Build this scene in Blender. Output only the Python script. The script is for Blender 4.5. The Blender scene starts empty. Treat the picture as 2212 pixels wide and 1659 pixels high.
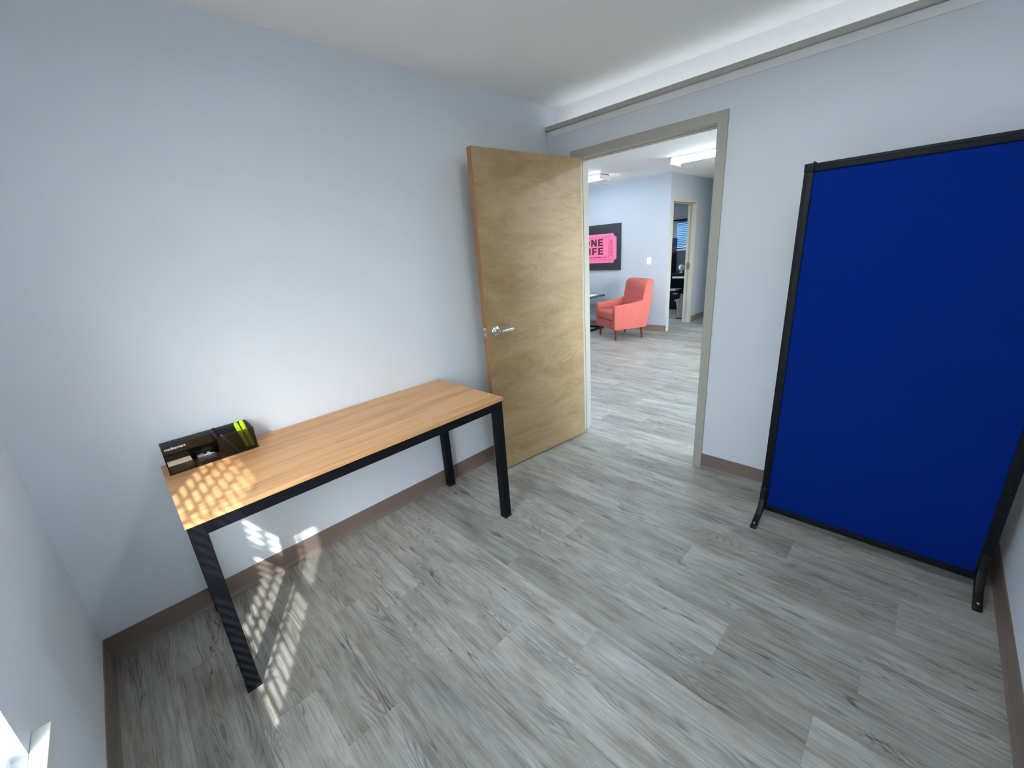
import bpy, bmesh, math, random
from mathutils import Vector, Matrix
random.seed(7)
S = bpy.context.scene
COL = S.collection

# ------------------------------------------------------------------ camera
cam_data = bpy.data.cameras.new('camera')
cam_data.sensor_width = 36.0
cam_data.lens = 883.07 / 2212 * 36.0
cam_data.clip_start = 0.02
cam = bpy.data.objects.new('camera', cam_data)
COL.objects.link(cam)
CR = Vector((0.70793398, 0.70275061, -0.07050575))
CU = Vector((-0.17006341, 0.26650048, 0.94871278))
CF = Vector((-0.6854983, 0.65963556, -0.30817691))
cam.matrix_world = Matrix(((CR.x, CU.x, -CF.x, 2.1277), (CR.y, CU.y, -CF.y, -2.5802),
                           (CR.z, CU.z, -CF.z, 1.4761), (0, 0, 0, 1)))
S.camera = cam

# ------------------------------------------------------------------ sky, sun, exposure
SKY_STRENGTH = 5.1
SUN_STRENGTH = 19.0
COVE_STRENGTH = 3.2
TUBE_STRENGTH = 55.0
S.cycles.max_bounces = 10
S.cycles.diffuse_bounces = 7
S.cycles.glossy_bounces = 2
S.cycles.adaptive_threshold = 0.03
S.view_settings.view_transform = 'Standard'
S.view_settings.look = 'None'
S.view_settings.exposure = 0.0
S.view_settings.gamma = 1.0
S.view_settings.use_curve_mapping = False
world = bpy.data.worlds.new('world')
S.world = world
world.use_nodes = True
wn = world.node_tree
wn.nodes.clear()
sky = wn.nodes.new('ShaderNodeTexSky')
sky.sky_type = 'NISHITA'
sky.sun_disc = False
sky.sun_elevation = math.radians(37)
sky.sun_rotation = math.radians(120)
bg = wn.nodes.new('ShaderNodeBackground')
bg.inputs['Strength'].default_value = SKY_STRENGTH
wo = wn.nodes.new('ShaderNodeOutputWorld')
hs = wn.nodes.new('ShaderNodeHueSaturation')      # thin haze: a paler sky
hs.inputs['Saturation'].default_value = 0.5
wn.links.new(sky.outputs[0], hs.inputs['Color'])
wn.links.new(hs.outputs[0], bg.inputs[0])
wn.links.new(bg.outputs[0], wo.inputs[0])
SUN_DIR = Vector((-1.76, 1.0, -1.54)).normalized()
sun_d = bpy.data.lights.new('sun', 'SUN')
sun_d.energy = SUN_STRENGTH
sun_d.angle = math.radians(0.8)
sun_d.color = (1.0, 0.97, 0.93)
sun = bpy.data.objects.new('sun', sun_d)
COL.objects.link(sun)
sun.rotation_euler = (-SUN_DIR).to_track_quat('Z', 'Y').to_euler()
sun.location = (4, -6, 5)


def portal(name, loc, sx, sy, direction):
    d = bpy.data.lights.new(name, 'AREA')
    d.shape = 'RECTANGLE'
    d.size, d.size_y = sx, sy
    d.cycles.is_portal = True
    o = bpy.data.objects.new(name, d)
    COL.objects.link(o)
    o.location = loc
    o.rotation_euler = (-Vector(direction)).to_track_quat('Z', 'Y').to_euler()
    return o


# ------------------------------------------------------------------ dimensions
W, L, H = 2.534, 2.930, 2.4246
JL, JR, DTOP = 0.256, 1.177, 2.048        # door opening
WT = 0.127                                # door wall thickness
YF, XH = 4.05, -0.94                      # lounge far wall, corridor wall
H2 = 2.445
WX0, WX1, WZ0, WZ1 = 0.969, 1.76, 0.560, 1.86   # window opening
YO = 7.0                                  # office window wall

# ------------------------------------------------------------------ helpers
def link(o, parent=None):
    COL.objects.link(o)
    if parent:
        o.parent = parent
    return o


def tag(o, label=None, cat=None, group=None, kind=None):
    if label: o['label'] = label
    if cat: o['category'] = cat
    if group: o['group'] = group
    if kind: o['kind'] = kind
    return o


def thing(name, label, cat, loc=(0, 0, 0), rotz=0.0, group=None, kind=None):
    o = bpy.data.objects.new(name, None)
    o.empty_display_size = 0.05
    link(o)
    o.location = loc
    o.rotation_euler = (0, 0, rotz)
    return tag(o, label, cat, group, kind)


def box(bm, x0, x1, y0, y1, z0, z1, bev=0.0, seg=2, mat=None):
    vs = [bm.verts.new((x, y, z)) for x in (x0, x1) for y in (y0, y1) for z in (z0, z1)]
    idx = [(0, 1, 3, 2), (4, 6, 7, 5), (0, 4, 5, 1), (2, 3, 7, 6), (0, 2, 6, 4), (1, 5, 7, 3)]
    fs = [bm.faces.new([vs[i] for i in f]) for f in idx]
    es = list({e for f in fs for e in f.edges})
    if mat is not None:
        m = Matrix(mat)
        for v in vs:
            v.co = m @ v.co
    if bev > 0:
        bmesh.ops.bevel(bm, geom=es, offset=bev, segments=seg, affect='EDGES', profile=0.5)
    return vs


def prism(bm, pts, d0, d1, axis='x', bev=0.0, seg=2):
    """extrude polygon pts (a,b) along axis between d0 and d1"""
    def P(a, b, d):
        return {'x': (d, a, b), 'y': (a, d, b), 'z': (a, b, d)}[axis]
    v0 = [bm.verts.new(P(a, b, d0)) for a, b in pts]
    v1 = [bm.verts.new(P(a, b, d1)) for a, b in pts]
    n = len(pts)
    fs = [bm.faces.new(v0), bm.faces.new(list(reversed(v1)))]
    for i in range(n):
        fs.append(bm.faces.new((v0[i], v1[i], v1[(i + 1) % n], v0[(i + 1) % n])))
    bmesh.ops.recalc_face_normals(bm, faces=fs)
    if bev > 0:
        es = list({e for f in fs for e in f.edges})
        bmesh.ops.bevel(bm, geom=es, offset=bev, segments=seg, affect='EDGES', profile=0.5)
    return v0 + v1


def cyl(bm, p0, p1, r0, r1=None, n=20, caps=True):
    r1 = r0 if r1 is None else r1
    p0, p1 = Vector(p0), Vector(p1)
    ax = (p1 - p0).normalized()
    q = ax.to_track_quat('Z', 'Y')
    a, b = [], []
    for i in range(n):
        t = 2 * math.pi * i / n
        o = q @ Vector((math.cos(t), math.sin(t), 0))
        a.append(bm.verts.new(p0 + o * r0))
        b.append(bm.verts.new(p1 + o * r1))
    for i in range(n):
        bm.faces.new((a[i], a[(i + 1) % n], b[(i + 1) % n], b[i]))
    if caps:
        bm.faces.new(list(reversed(a)))
        bm.faces.new(b)
    return a + b


def tube(bm, pts, r, n=8):
    pts = [Vector(p) for p in pts]
    rings = []
    for i, p in enumerate(pts):
        t = (pts[min(i + 1, len(pts) - 1)] - pts[max(i - 1, 0)]).normalized()
        q = t.to_track_quat('Z', 'Y')
        rings.append([bm.verts.new(p + q @ Vector((math.cos(2 * math.pi * k / n) * r, math.sin(2 * math.pi * k / n) * r, 0))) for k in range(n)])
    for a, b in zip(rings, rings[1:]):
        # align rings to avoid twist
        best = min(range(n), key=lambda s: (a[0].co - b[s].co).length)
        b[:] = b[best:] + b[:best]
        for k in range(n):
            bm.faces.new((a[k], a[(k + 1) % n], b[(k + 1) % n], b[k]))
    bm.faces.new(list(reversed(rings[0])))
    bm.faces.new(rings[-1])


def lathe(bm, prof, n=32, center=(0, 0, 0)):
    rings = []
    for r, z in prof:
        rings.append([bm.verts.new((center[0] + r * math.cos(2 * math.pi * i / n), center[1] + r * math.sin(2 * math.pi * i / n), center[2] + z)) for i in range(n)])
    for a, b in zip(rings, rings[1:]):
        for i in range(n):
            bm.faces.new((a[i], a[(i + 1) % n], b[(i + 1) % n], b[i]))
    bm.faces.new(list(reversed(rings[0])))
    bm.faces.new(rings[-1])


def obj(name, bm, mat, parent=None, smooth=False, recalc=True, world=True):
    """one mesh object; bm is in the parent's space unless world and the parent is unrotated"""
    if recalc:
        bmesh.ops.recalc_face_normals(bm, faces=bm.faces)
    if parent is not None and world:
        off = Vector(parent.location)
        pp = parent.parent
        while pp is not None:
            off += Vector(pp.location)
            pp = pp.parent
        for v in bm.verts:
            v.co -= off
    me = bpy.data.meshes.new(name)
    bm.to_mesh(me)
    bm.free()
    if smooth:
        for p in me.polygons:
            p.use_smooth = True
        try:
            me.set_sharp_from_angle(angle=math.radians(40))
        except Exception:
            pass
    if mat is not None:
        me.materials.append(mat)
    o = bpy.data.objects.new(name, me)
    link(o, parent)
    return o


def centred(o):
    """move a top-level mesh's origin to the base centre of its bounds"""
    me = o.data
    xs = [v.co.x for v in me.vertices]; ys = [v.co.y for v in me.vertices]; zs = [v.co.z for v in me.vertices]
    c = Vector(((min(xs) + max(xs)) / 2, (min(ys) + max(ys)) / 2, min(zs)))
    me.transform(Matrix.Translation(-c))
    o.location = c
    return o


def boxes(name, lst, mat, parent=None, bev=0.0, smooth=False):
    bm = bmesh.new()
    for b in lst:
        box(bm, *b, bev=bev)
    return obj(name, bm, mat, parent, smooth=smooth)


def struct(name, lst, mat, label, cat, bev=0.0):
    o = boxes(name, lst, mat, None, bev)
    return tag(o, label, cat, kind='structure')


# ------------------------------------------------------------------ materials
def new_mat(name):
    m = bpy.data.materials.new(name)
    m.use_nodes = True
    nt = m.node_tree
    return m, nt, nt.nodes['Principled BSDF']


def simple(name, col, rough=0.5, metal=0.0, spec=0.5, bump=0.0, bscale=200.0, var=0.0, vscale=6.0):
    m, nt, b = new_mat(name)
    b.inputs['Base Color'].default_value = (*col, 1)
    b.inputs['Roughness'].default_value = rough
    b.inputs['Metallic'].default_value = metal
    b.inputs['Specular IOR Level'].default_value = spec
    tc = nt.nodes.new('ShaderNodeTexCoord')
    if var > 0:
        n = nt.nodes.new('ShaderNodeTexNoise')
        n.inputs['Scale'].default_value = vscale
        n.inputs['Detail'].default_value = 4
        r = nt.nodes.new('ShaderNodeValToRGB')
        r.color_ramp.elements[0].position = 0.3
        r.color_ramp.elements[1].position = 0.7
        r.color_ramp.elements[0].color = (*[c * (1 - var) for c in col], 1)
        r.color_ramp.elements[1].color = (*[min(1, c * (1 + var)) for c in col], 1)
        nt.links.new(tc.outputs['Object'], n.inputs['Vector'])
        nt.links.new(n.outputs['Fac'], r.inputs['Fac'])
        nt.links.new(r.outputs['Color'], b.inputs['Base Color'])
    if bump > 0:
        n2 = nt.nodes.new('ShaderNodeTexNoise')
        n2.inputs['Scale'].default_value = bscale
        n2.inputs['Detail'].default_value = 1
        bp = nt.nodes.new('ShaderNodeBump')
        bp.inputs['Strength'].default_value = bump
        bp.inputs['Distance'].default_value = 0.002
        nt.links.new(tc.outputs['Object'], n2.inputs['Vector'])
        nt.links.new(n2.outputs['Fac'], bp.inputs['Height'])
        nt.links.new(bp.outputs['Normal'], b.inputs['Normal'])
    return m


def emission(name, col, strength):
    m = bpy.data.materials.new(name)
    m.use_nodes = True
    nt = m.node_tree
    nt.nodes.clear()
    e = nt.nodes.new('ShaderNodeEmission')
    e.inputs[0].default_value = (*col, 1)
    e.inputs[1].default_value = strength
    o = nt.nodes.new('ShaderNodeOutputMaterial')
    nt.links.new(e.outputs[0], o.inputs[0])
    return m


def clear(name, tint, gloss=0.08, rough=0.03):
    m = bpy.data.materials.new(name)
    m.use_nodes = True
    nt = m.node_tree
    nt.nodes.clear()
    t = nt.nodes.new('ShaderNodeBsdfTransparent')
    t.inputs[0].default_value = (*tint, 1)
    g = nt.nodes.new('ShaderNodeBsdfGlossy')
    g.inputs['Roughness'].default_value = rough
    g.inputs['Color'].default_value = (1, 1, 1, 1)
    f = nt.nodes.new('ShaderNodeFresnel')
    geo = nt.nodes.new('ShaderNodeNewGeometry')
    ior = nt.nodes.new('ShaderNodeMapRange')     # same Fresnel on both sides of the sheet
    ior.inputs['To Min'].default_value = 1.45
    ior.inputs['To Max'].default_value = 1 / 1.45
    nt.links.new(geo.outputs['Backfacing'], ior.inputs['Value'])
    nt.links.new(ior.outputs['Result'], f.inputs['IOR'])
    mx = nt.nodes.new('ShaderNodeMixShader')
    o = nt.nodes.new('ShaderNodeOutputMaterial')
    nt.links.new(f.outputs[0], mx.inputs[0])
    nt.links.new(t.outputs[0], mx.inputs[1])
    nt.links.new(g.outputs[0], mx.inputs[2])
    nt.links.new(mx.outputs[0], o.inputs[0])
    return m


def plank_material():
    m, nt, b = new_mat('grey_vinyl_plank')
    N = nt.nodes
    Lk = nt.links.new

    def math_(op, a, c=None, clampit=False):
        n = N.new('ShaderNodeMath'); n.operation = op; n.use_clamp = clampit
        for i, v in enumerate((a, c)):
            if v is None: continue
            if isinstance(v, (int, float)): n.inputs[i].default_value = v
            else: Lk(v, n.inputs[i])
        return n.outputs[0]

    tc = N.new('ShaderNodeTexCoord')
    oi = N.new('ShaderNodeObjectInfo')
    rnd = oi.outputs['Random']
    off = N.new('ShaderNodeCombineXYZ')
    Lk(math_('MULTIPLY', rnd, 37.0), off.inputs[0])
    Lk(math_('MULTIPLY', rnd, 91.0), off.inputs[1])
    Lk(math_('MULTIPLY', rnd, 53.0), off.inputs[2])
    add = N.new('ShaderNodeVectorMath'); add.operation = 'ADD'
    Lk(tc.outputs['Object'], add.inputs[0]); Lk(off.outputs[0], add.inputs[1])

    def mapping(sx, sy, src=None):
        mp = N.new('ShaderNodeMapping')
        mp.inputs['Scale'].default_value = (sx, sy, 1)
        Lk(src or add.outputs[0], mp.inputs['Vector'])
        return mp.outputs[0]

    def noise(vec, scale, detail=5, rough=0.55, dist=0.0):
        n = N.new('ShaderNodeTexNoise')
        n.inputs['Scale'].default_value = scale
        n.inputs['Detail'].default_value = detail
        n.inputs['Roughness'].default_value = rough
        n.inputs['Distortion'].default_value = dist
        Lk(vec, n.inputs['Vector'])
        return n.outputs['Fac']

    def ramp(fac, stops):
        r = N.new('ShaderNodeValToRGB')
        e = r.color_ramp.elements
        while len(e) > 1: e.remove(e[-1])
        e[0].position = stops[0][0]; e[0].color = (*stops[0][1], 1)
        for p, c in stops[1:]:
            x = e.new(p); x.color = (*c, 1)
        Lk(fac, r.inputs['Fac'])
        return r.outputs['Color']

    def mix(fac, a, c, mode='MIX'):
        x = N.new('ShaderNodeMix'); x.data_type = 'RGBA'; x.blend_type = mode
        if isinstance(fac, (int, float)): x.inputs[0].default_value = fac
        else: Lk(fac, x.inputs[0])
        for i, v in ((6, a), (7, c)):
            if isinstance(v, tuple): x.inputs[i].default_value = (*v, 1)
            else: Lk(v, x.inputs[i])
        return x.outputs[2]

    # warp field: low-frequency bends of the grain
    warp = noise(mapping(1.6, 5.0), 1.0, 3, 0.5)
    wv = N.new('ShaderNodeCombineXYZ')
    Lk(math_('MULTIPLY', math_('SUBTRACT', warp, 0.5), 0.045), wv.inputs[1])
    add2 = N.new('ShaderNodeVectorMath'); add2.operation = 'ADD'
    Lk(add.outputs[0], add2.inputs[0]); Lk(wv.outputs[0], add2.inputs[1])
    src = add2.outputs[0]

    cloud = noise(mapping(2.2, 7.0), 1.6, 6, 0.66)
    col = ramp(cloud, [(0.26, (0.108, 0.096, 0.081)), (0.42, (0.150, 0.140, 0.122)), (0.56, (0.180, 0.172, 0.155)), (0.76, (0.222, 0.218, 0.205))])
    cool = noise(mapping(1.4, 6.0), 2.2, 4, 0.55)
    col = mix(math_('MULTIPLY', ramp_fac(N, Lk, cool, 0.50, 0.68), 0.55), col, (0.150, 0.156, 0.155))
    # broad soft streaks along the board
    streak = noise(mapping(1.6, 19.0, src), 1.8, 7, 0.68)
    col = mix(math_('MULTIPLY', ramp_fac(N, Lk, streak, 0.47, 0.72), 0.62), col, (0.070, 0.061, 0.051))
    streak2 = noise(mapping(1.4, 24.0, src), 2.3, 7, 0.68)
    col = mix(math_('MULTIPLY', ramp_fac(N, Lk, streak2, 0.50, 0.74), 0.42), col, (0.262, 0.257, 0.243))
    mid = noise(mapping(1.5, 100.0, src), 1.4, 6, 0.72)
    col = mix(math_('MULTIPLY', ramp_fac(N, Lk, mid, 0.56, 0.72), 0.30), col, (0.050, 0.044, 0.038))
    # cathedral rings: narrow nested arches in some places only
    ringsrc = noise(mapping(1.0, 7.5), 1.15, 1.5, 0.45)
    saw = math_('FRACT', math_('MULTIPLY', ringsrc, 44.0))
    line = ramp_fac(N, Lk, math_('ABSOLUTE', math_('SUBTRACT', saw, 0.5)), 0.20, 0.48)
    mask = ramp_fac(N, Lk, noise(mapping(1.5, 8.0), 1.6, 2, 0.5), 0.52, 0.66)
    lm = math_('MULTIPLY', math_('MULTIPLY', line, mask), 0.58)
    col = mix(lm, col, (0.066, 0.060, 0.055))
    # dark hairline cracks that follow the grain
    crk = noise(mapping(0.75, 11.0, src), 1.3, 2.5, 0.5)
    crl = ramp_fac(N, Lk, math_('ABSOLUTE', math_('SUBTRACT', crk, 0.5)), 0.010, 0.002)
    crm = ramp_fac(N, Lk, noise(mapping(1.1, 3.0), 1.9, 2, 0.5), 0.50, 0.62)
    col = mix(math_('MULTIPLY', math_('MULTIPLY', crl, crm), 0.75), col, (0.045, 0.041, 0.038))
    # fine grain
    fine = noise(mapping(3.6, 240.0, src), 1.5, 5, 0.75)
    col = mix(math_('MULTIPLY', ramp_fac(N, Lk, fine, 0.48, 0.76), 0.55), col, (0.042, 0.037, 0.031))
    fine2 = noise(mapping(2.4, 130.0, src), 2.1, 3, 0.7)
    col = mix(math_('MULTIPLY', ramp_fac(N, Lk, fine2, 0.54, 0.76), 0.34), col, (0.30, 0.294, 0.275))
    # knots
    vo = N.new('ShaderNodeTexVoronoi'); vo.inputs['Scale'].default_value = 1.0
    Lk(mapping(2.0, 6.0), vo.inputs['Vector'])
    kn = ramp_fac(N, Lk, vo.outputs['Distance'], 0.085, 0.02)
    col = mix(math_('MULTIPLY', kn, 0.6), col, (0.055, 0.050, 0.047))
    # board-to-board tone
    tone = math_('ADD', math_('MULTIPLY', math_('FRACT', math_('MULTIPLY', rnd, 17.3)), 0.6), 1.86)
    hsv = N.new('ShaderNodeHueSaturation')
    hsv.inputs['Saturation'].default_value = 0.9
    Lk(tone, hsv.inputs['Value']); Lk(col, hsv.inputs['Color'])
    Lk(hsv.outputs['Color'], b.inputs['Base Color'])
    bc = N.new('ShaderNodeBrightContrast')
    bc.inputs['Contrast'].default_value = 0.09
    bc.inputs['Bright'].default_value = -0.012
    Lk(hsv.outputs['Color'], bc.inputs['Color'])
    Lk(bc.outputs['Color'], b.inputs['Base Color'])
    rg = math_('ADD', math_('MULTIPLY', fine, 0.18), 0.36)
    Lk(rg, b.inputs['Roughness'])
    b.inputs['Specular IOR Level'].default_value = 0.38
    bp = N.new('ShaderNodeBump')
    bp.inputs['Strength'].default_value = 0.25
    bp.inputs['Distance'].default_value = 0.0015
    hgt = math_('SUBTRACT', math_('MULTIPLY', fine, -0.7), lm)
    Lk(hgt, bp.inputs['Height'])
    Lk(bp.outputs['Normal'], b.inputs['Normal'])
    return m


def ramp_fac(N, Lk, val, lo, hi):
    mr = N.new('ShaderNodeMapRange')
    mr.inputs['From Min'].default_value = lo
    mr.inputs['From Max'].default_value = hi
    mr.clamp = True
    Lk(val, mr.inputs['Value'])
    return mr.outputs['Result']


def wood(name, base, dark, light, along='y', rough=0.4, fine=1.0, blot=None):
    """laminate or veneer; along = grain axis in object space"""
    m, nt, b = new_mat(name)
    N = nt.nodes; Lk = nt.links.new
    tc = N.new('ShaderNodeTexCoord')
    s = {'x': (1, 18, 18), 'y': (18, 1, 18), 'z': (18, 18, 1)}[along]

    def noise(sc, k, detail=5, dist=0.0, rough_=0.6):
        mp = N.new('ShaderNodeMapping'); mp.inputs['Scale'].default_value = sc
        Lk(tc.outputs['Object'], mp.inputs['Vector'])
        n = N.new('ShaderNodeTexNoise'); n.inputs['Scale'].default_value = k
        n.inputs['Detail'].default_value = detail; n.inputs['Distortion'].default_value = dist
        n.inputs['Roughness'].default_value = rough_
        Lk(mp.outputs[0], n.inputs['Vector'])
        return n.outputs['Fac']

    def mix(fac, a, c):
        x = N.new('ShaderNodeMix'); x.data_type = 'RGBA'
        Lk(fac, x.inputs[0])
        for i, v in ((6, a), (7, c)):
            if isinstance(v, tuple): x.inputs[i].default_value = (*v, 1)
            else: Lk(v, x.inputs[i])
        return x.outputs[2]

    def mul(a, k):
        n = N.new('ShaderNodeMath'); n.operation = 'MULTIPLY'; Lk(a, n.inputs[0]); n.inputs[1].default_value = k
        return n.outputs[0]
    c = mix(mul(ramp_fac(N, Lk, noise(s, 1.1, 5, 0.4), 0.45, 0.7), 0.8), base, dark)
    c = mix(mul(ramp_fac(N, Lk, noise(s, 1.7, 4, 0.3), 0.5, 0.75), 0.7), c, light)
    s2 = tuple(v * 5 if v > 1 else 2.5 for v in s)
    f = noise(s2, 1.6, 4)
    c = mix(mul(ramp_fac(N, Lk, f, 0.5, 0.75), 0.35 * fine), c, dark)
    Lk(c, b.inputs['Base Color'])
    b.inputs['Roughness'].default_value = rough
    return m


def birch():
    """rotary-cut birch veneer with blotchy, slanted figure"""
    m, nt, b = new_mat('birch_veneer')
    N = nt.nodes; Lk = nt.links.new
    tc = N.new('ShaderNodeTexCoord')

    def noise(sc, rot, k, detail, dist, rgh=0.55):
        mp = N.new('ShaderNodeMapping')
        mp.inputs['Scale'].default_value = sc
        mp.inputs['Rotation'].default_value = rot
        Lk(tc.outputs['Object'], mp.inputs['Vector'])
        n = N.new('ShaderNodeTexNoise'); n.inputs['Scale'].default_value = k
        n.inputs['Detail'].default_value = detail; n.inputs['Distortion'].default_value = dist
        n.inputs['Roughness'].default_value = rgh
        Lk(mp.outputs[0], n.inputs['Vector'])
        return n.outputs['Fac']

    def mix(fac, a, c):
        x = N.new('ShaderNodeMix'); x.data_type = 'RGBA'
        Lk(fac, x.inputs[0])
        for i, v in ((6, a), (7, c)):
            if isinstance(v, tuple): x.inputs[i].default_value = (*v, 1)
            else: Lk(v, x.inputs[i])
        return x.outputs[2]

    def mul(a, k):
        n = N.new('ShaderNodeMath'); n.operation = 'MULTIPLY'; Lk(a, n.inputs[0]); n.inputs[1].default_value = k
        return n.outputs[0]
    tilt = math.radians(-16)
    big = noise((2.2, 1, 6.0), (0, tilt, 0), 1.1, 6, 0.8, 0.66)
    c = mix(ramp_fac(N, Lk, big, 0.32, 0.62), (0.262, 0.160, 0.068), (0.375, 0.258, 0.131))
    blot = noise((3.4, 1, 12.0), (0, math.radians(-20), 0), 1.2, 4, 1.3, 0.6)
    c = mix(mul(ramp_fac(N, Lk, blot, 0.57, 0.72), 0.50), c, (0.225, 0.128, 0.048))
    flame = noise((6.0, 1, 26.0), (0, math.radians(-28), 0), 1.0, 3, 1.0, 0.5)
    c = mix(mul(ramp_fac(N, Lk, flame, 0.62, 0.74), 0.42), c, (0.235, 0.135, 0.052))
    pale = noise((4.5, 1, 16.0), (0, math.radians(-12), 0), 2.0, 6, 1.2, 0.68)
    c = mix(mul(ramp_fac(N, Lk, pale, 0.54, 0.74), 0.35), c, (0.53, 0.395, 0.235))
    fl = noise((90, 20, 22), (0, 0, 0), 2.0, 3, 0.0, 0.7)
    c = mix(mul(ramp_fac(N, Lk, fl, 0.52, 0.8), 0.30), c, (0.25, 0.16, 0.075))
    Lk(c, b.inputs['Base Color'])
    b.inputs['Roughness'].default_value = 0.42
    return m


M = {}
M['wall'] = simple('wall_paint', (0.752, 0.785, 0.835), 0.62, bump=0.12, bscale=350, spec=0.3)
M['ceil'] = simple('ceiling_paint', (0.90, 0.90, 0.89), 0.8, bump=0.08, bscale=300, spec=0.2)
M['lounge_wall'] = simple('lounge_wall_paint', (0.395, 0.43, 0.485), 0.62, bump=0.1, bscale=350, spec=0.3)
M['frame'] = simple('door_frame_paint', (0.425, 0.412, 0.362), 0.42, bump=0.05, bscale=120)
M['rail'] = simple('rail_paint', (0.46, 0.445, 0.41), 0.5)
M['white_trim'] = simple('white_trim', (0.84, 0.84, 0.84), 0.5)
M['base'] = simple('taupe_vinyl', (0.20, 0.150, 0.124), 0.42, bump=0.05, bscale=90, var=0.05)
M['plank'] = plank_material()
M['subfloor'] = simple('subfloor', (0.16, 0.15, 0.135), 0.8, var=0.1)
M['birch'] = birch()
M['birch_edge'] = wood('birch_edge', (0.33, 0.16, 0.065), (0.24, 0.105, 0.04), (0.42, 0.22, 0.10), 'z', 0.45)
M['chrome'] = simple('satin_chrome', (0.72, 0.72, 0.74), 0.2, 1.0, var=0.02)
M['brass_dull'] = simple('dull_metal', (0.30, 0.24, 0.17), 0.45, 0.7, var=0.1, vscale=60)
M['oak'] = wood('oak_laminate', (0.65, 0.348, 0.148), (0.41, 0.195, 0.076), (0.78, 0.465, 0.215), 'y', 0.40)
M['black'] = simple('black_powder_coat', (0.0035, 0.004, 0.0065), 0.55, bump=0.05, bscale=500, spec=0.2)
M['black_plastic'] = simple('black_plastic', (0.005, 0.006, 0.008), 0.45, bump=0.03, bscale=300, spec=0.25)
M['charcoal'] = simple('charcoal_extrusion', (0.007, 0.009, 0.012), 0.5, bump=0.02, bscale=300, spec=0.18)
M['blue'] = simple('blue_fabric', (0.0010, 0.017, 0.175), 0.9, spec=0.06, bump=0.3, bscale=600, var=0.12, vscale=420)
M['coral'] = simple('coral_fabric', (0.46, 0.114, 0.096), 0.85, spec=0.15, bump=0.3, bscale=320, var=0.10, vscale=45)
M['mahogany'] = simple('red_brown_wood', (0.115, 0.022, 0.014), 0.35, var=0.2, vscale=20)
M['smoke'] = clear('smoked_acrylic', (0.45, 0.455, 0.46), rough=0.02)
M['smoke_dark'] = clear('dark_smoked_base', (0.10, 0.10, 0.10), rough=0.05)
M['lens'] = clear('acrylic_lens', (0.95, 0.97, 0.97), rough=0.2)
M['glass'] = clear('window_glass', (0.93, 0.96, 0.96))
M['white_plastic'] = simple('white_plastic', (0.78, 0.78, 0.76), 0.4, var=0.02)
M['blind'] = simple('white_blind', (0.80, 0.81, 0.83), 0.45, var=0.03)
M['daylit_slat'] = simple('daylit_white_slat', (0.40, 0.60, 0.90), 0.5, var=0.03)  # white slats with the blue daylight painted into their colour
M['sill'] = simple('sill_paint', (0.74, 0.74, 0.71), 0.4, bump=0.06, bscale=60)
M['print_white'] = simple('white_print', (0.85, 0.85, 0.85), 0.5, var=0.02)
M['note'] = simple('pale_note_paper', (0.86, 0.66, 0.45), 0.8, var=0.06, vscale=120)
M['steel'] = simple('steel_wire', (0.90, 0.93, 0.98), 0.38, 0.8, var=0.02)
M['neon'] = simple('neon_yellow', (0.72, 0.95, 0.0), 0.4, var=0.03)
M['pen_grey'] = simple('clear_pen_barrel', (0.42, 0.40, 0.43), 0.2, var=0.05)
M['canvas'] = simple('black_canvas', (0.016, 0.019, 0.027), 0.6, bump=0.25, bscale=500)
M['pink'] = simple('pink_print', (0.95, 0.155, 0.30), 0.6, bump=0.1, bscale=500, var=0.03)
M['ink'] = simple('dark_ink', (0.045, 0.010, 0.022), 0.6, var=0.05)
M['ink_red'] = simple('plum_ink', (0.26, 0.016, 0.06), 0.6, var=0.05)
M['cream'] = simple('cream_card', (0.72, 0.66, 0.48), 0.7, var=0.05)
M['paper'] = simple('white_paper', (0.78, 0.80, 0.84), 0.7, var=0.03)
M['bin'] = simple('clear_grey_bin', (0.34, 0.35, 0.36), 0.35, var=0.05)
M['card'] = simple('tan_cardboard', (0.48, 0.30, 0.13), 0.8, var=0.1)
M['fixture'] = simple('fixture_white', (0.82, 0.82, 0.82), 0.4, var=0.02)
M['tube'] = emission('fluorescent_lens', (0.78, 0.93, 1.08), TUBE_STRENGTH)
M['fill_tube_office'] = emission('office_fill_tube', (0.86, 0.97, 1.0), TUBE_STRENGTH * 0.58)  # tubes of the added fill fixture
M['cove'] = emission('cove_tube', (0.88, 0.95, 1.0), COVE_STRENGTH)
M['ground'] = simple('outdoor_ground', (0.30, 0.29, 0.26), 0.9, var=0.2)
M['tabletop_dark'] = simple('dark_tabletop', (0.04, 0.04, 0.045), 0.3, var=0.1)

# ------------------------------------------------------------------ floor: slab and planks
PW, PL, PT = 0.1778, 1.2192, 0.005
YREF = -1.3255
floor = boxes('floor', [(-0.14, W + 0.14, -L - 0.14, WT, -0.06, -PT - 0.0005),
                        (-2.7, 1.7, WT, 6.5, -0.06, -PT - 0.0005)], M['subfloor'])
tag(floor, 'grey wood-look plank floor running through the doorway', 'floor', kind='structure')
# surrounding floor where no plank can be told apart
floor_out = boxes('floor_lounge', [(-4.6, -2.7, WT, YF, -0.06, 0.0), (1.7, 3.6, WT, YF, -0.06, 0.0),
                                   (1.7, 3.6, WT - 0.0, WT + 0.0001, -0.06, 0.0),
                                   (-4.6, -2.7, YF, YO + .12, -0.06, 0.0), (-2.7, 1.7, 6.5, YO + 0.9, -0.06, 0.0)], M['plank'])
tag(floor_out, 'grey plank floor in the far corners of the lounge and office', 'floor', kind='structure')
_pm = {}


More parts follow.
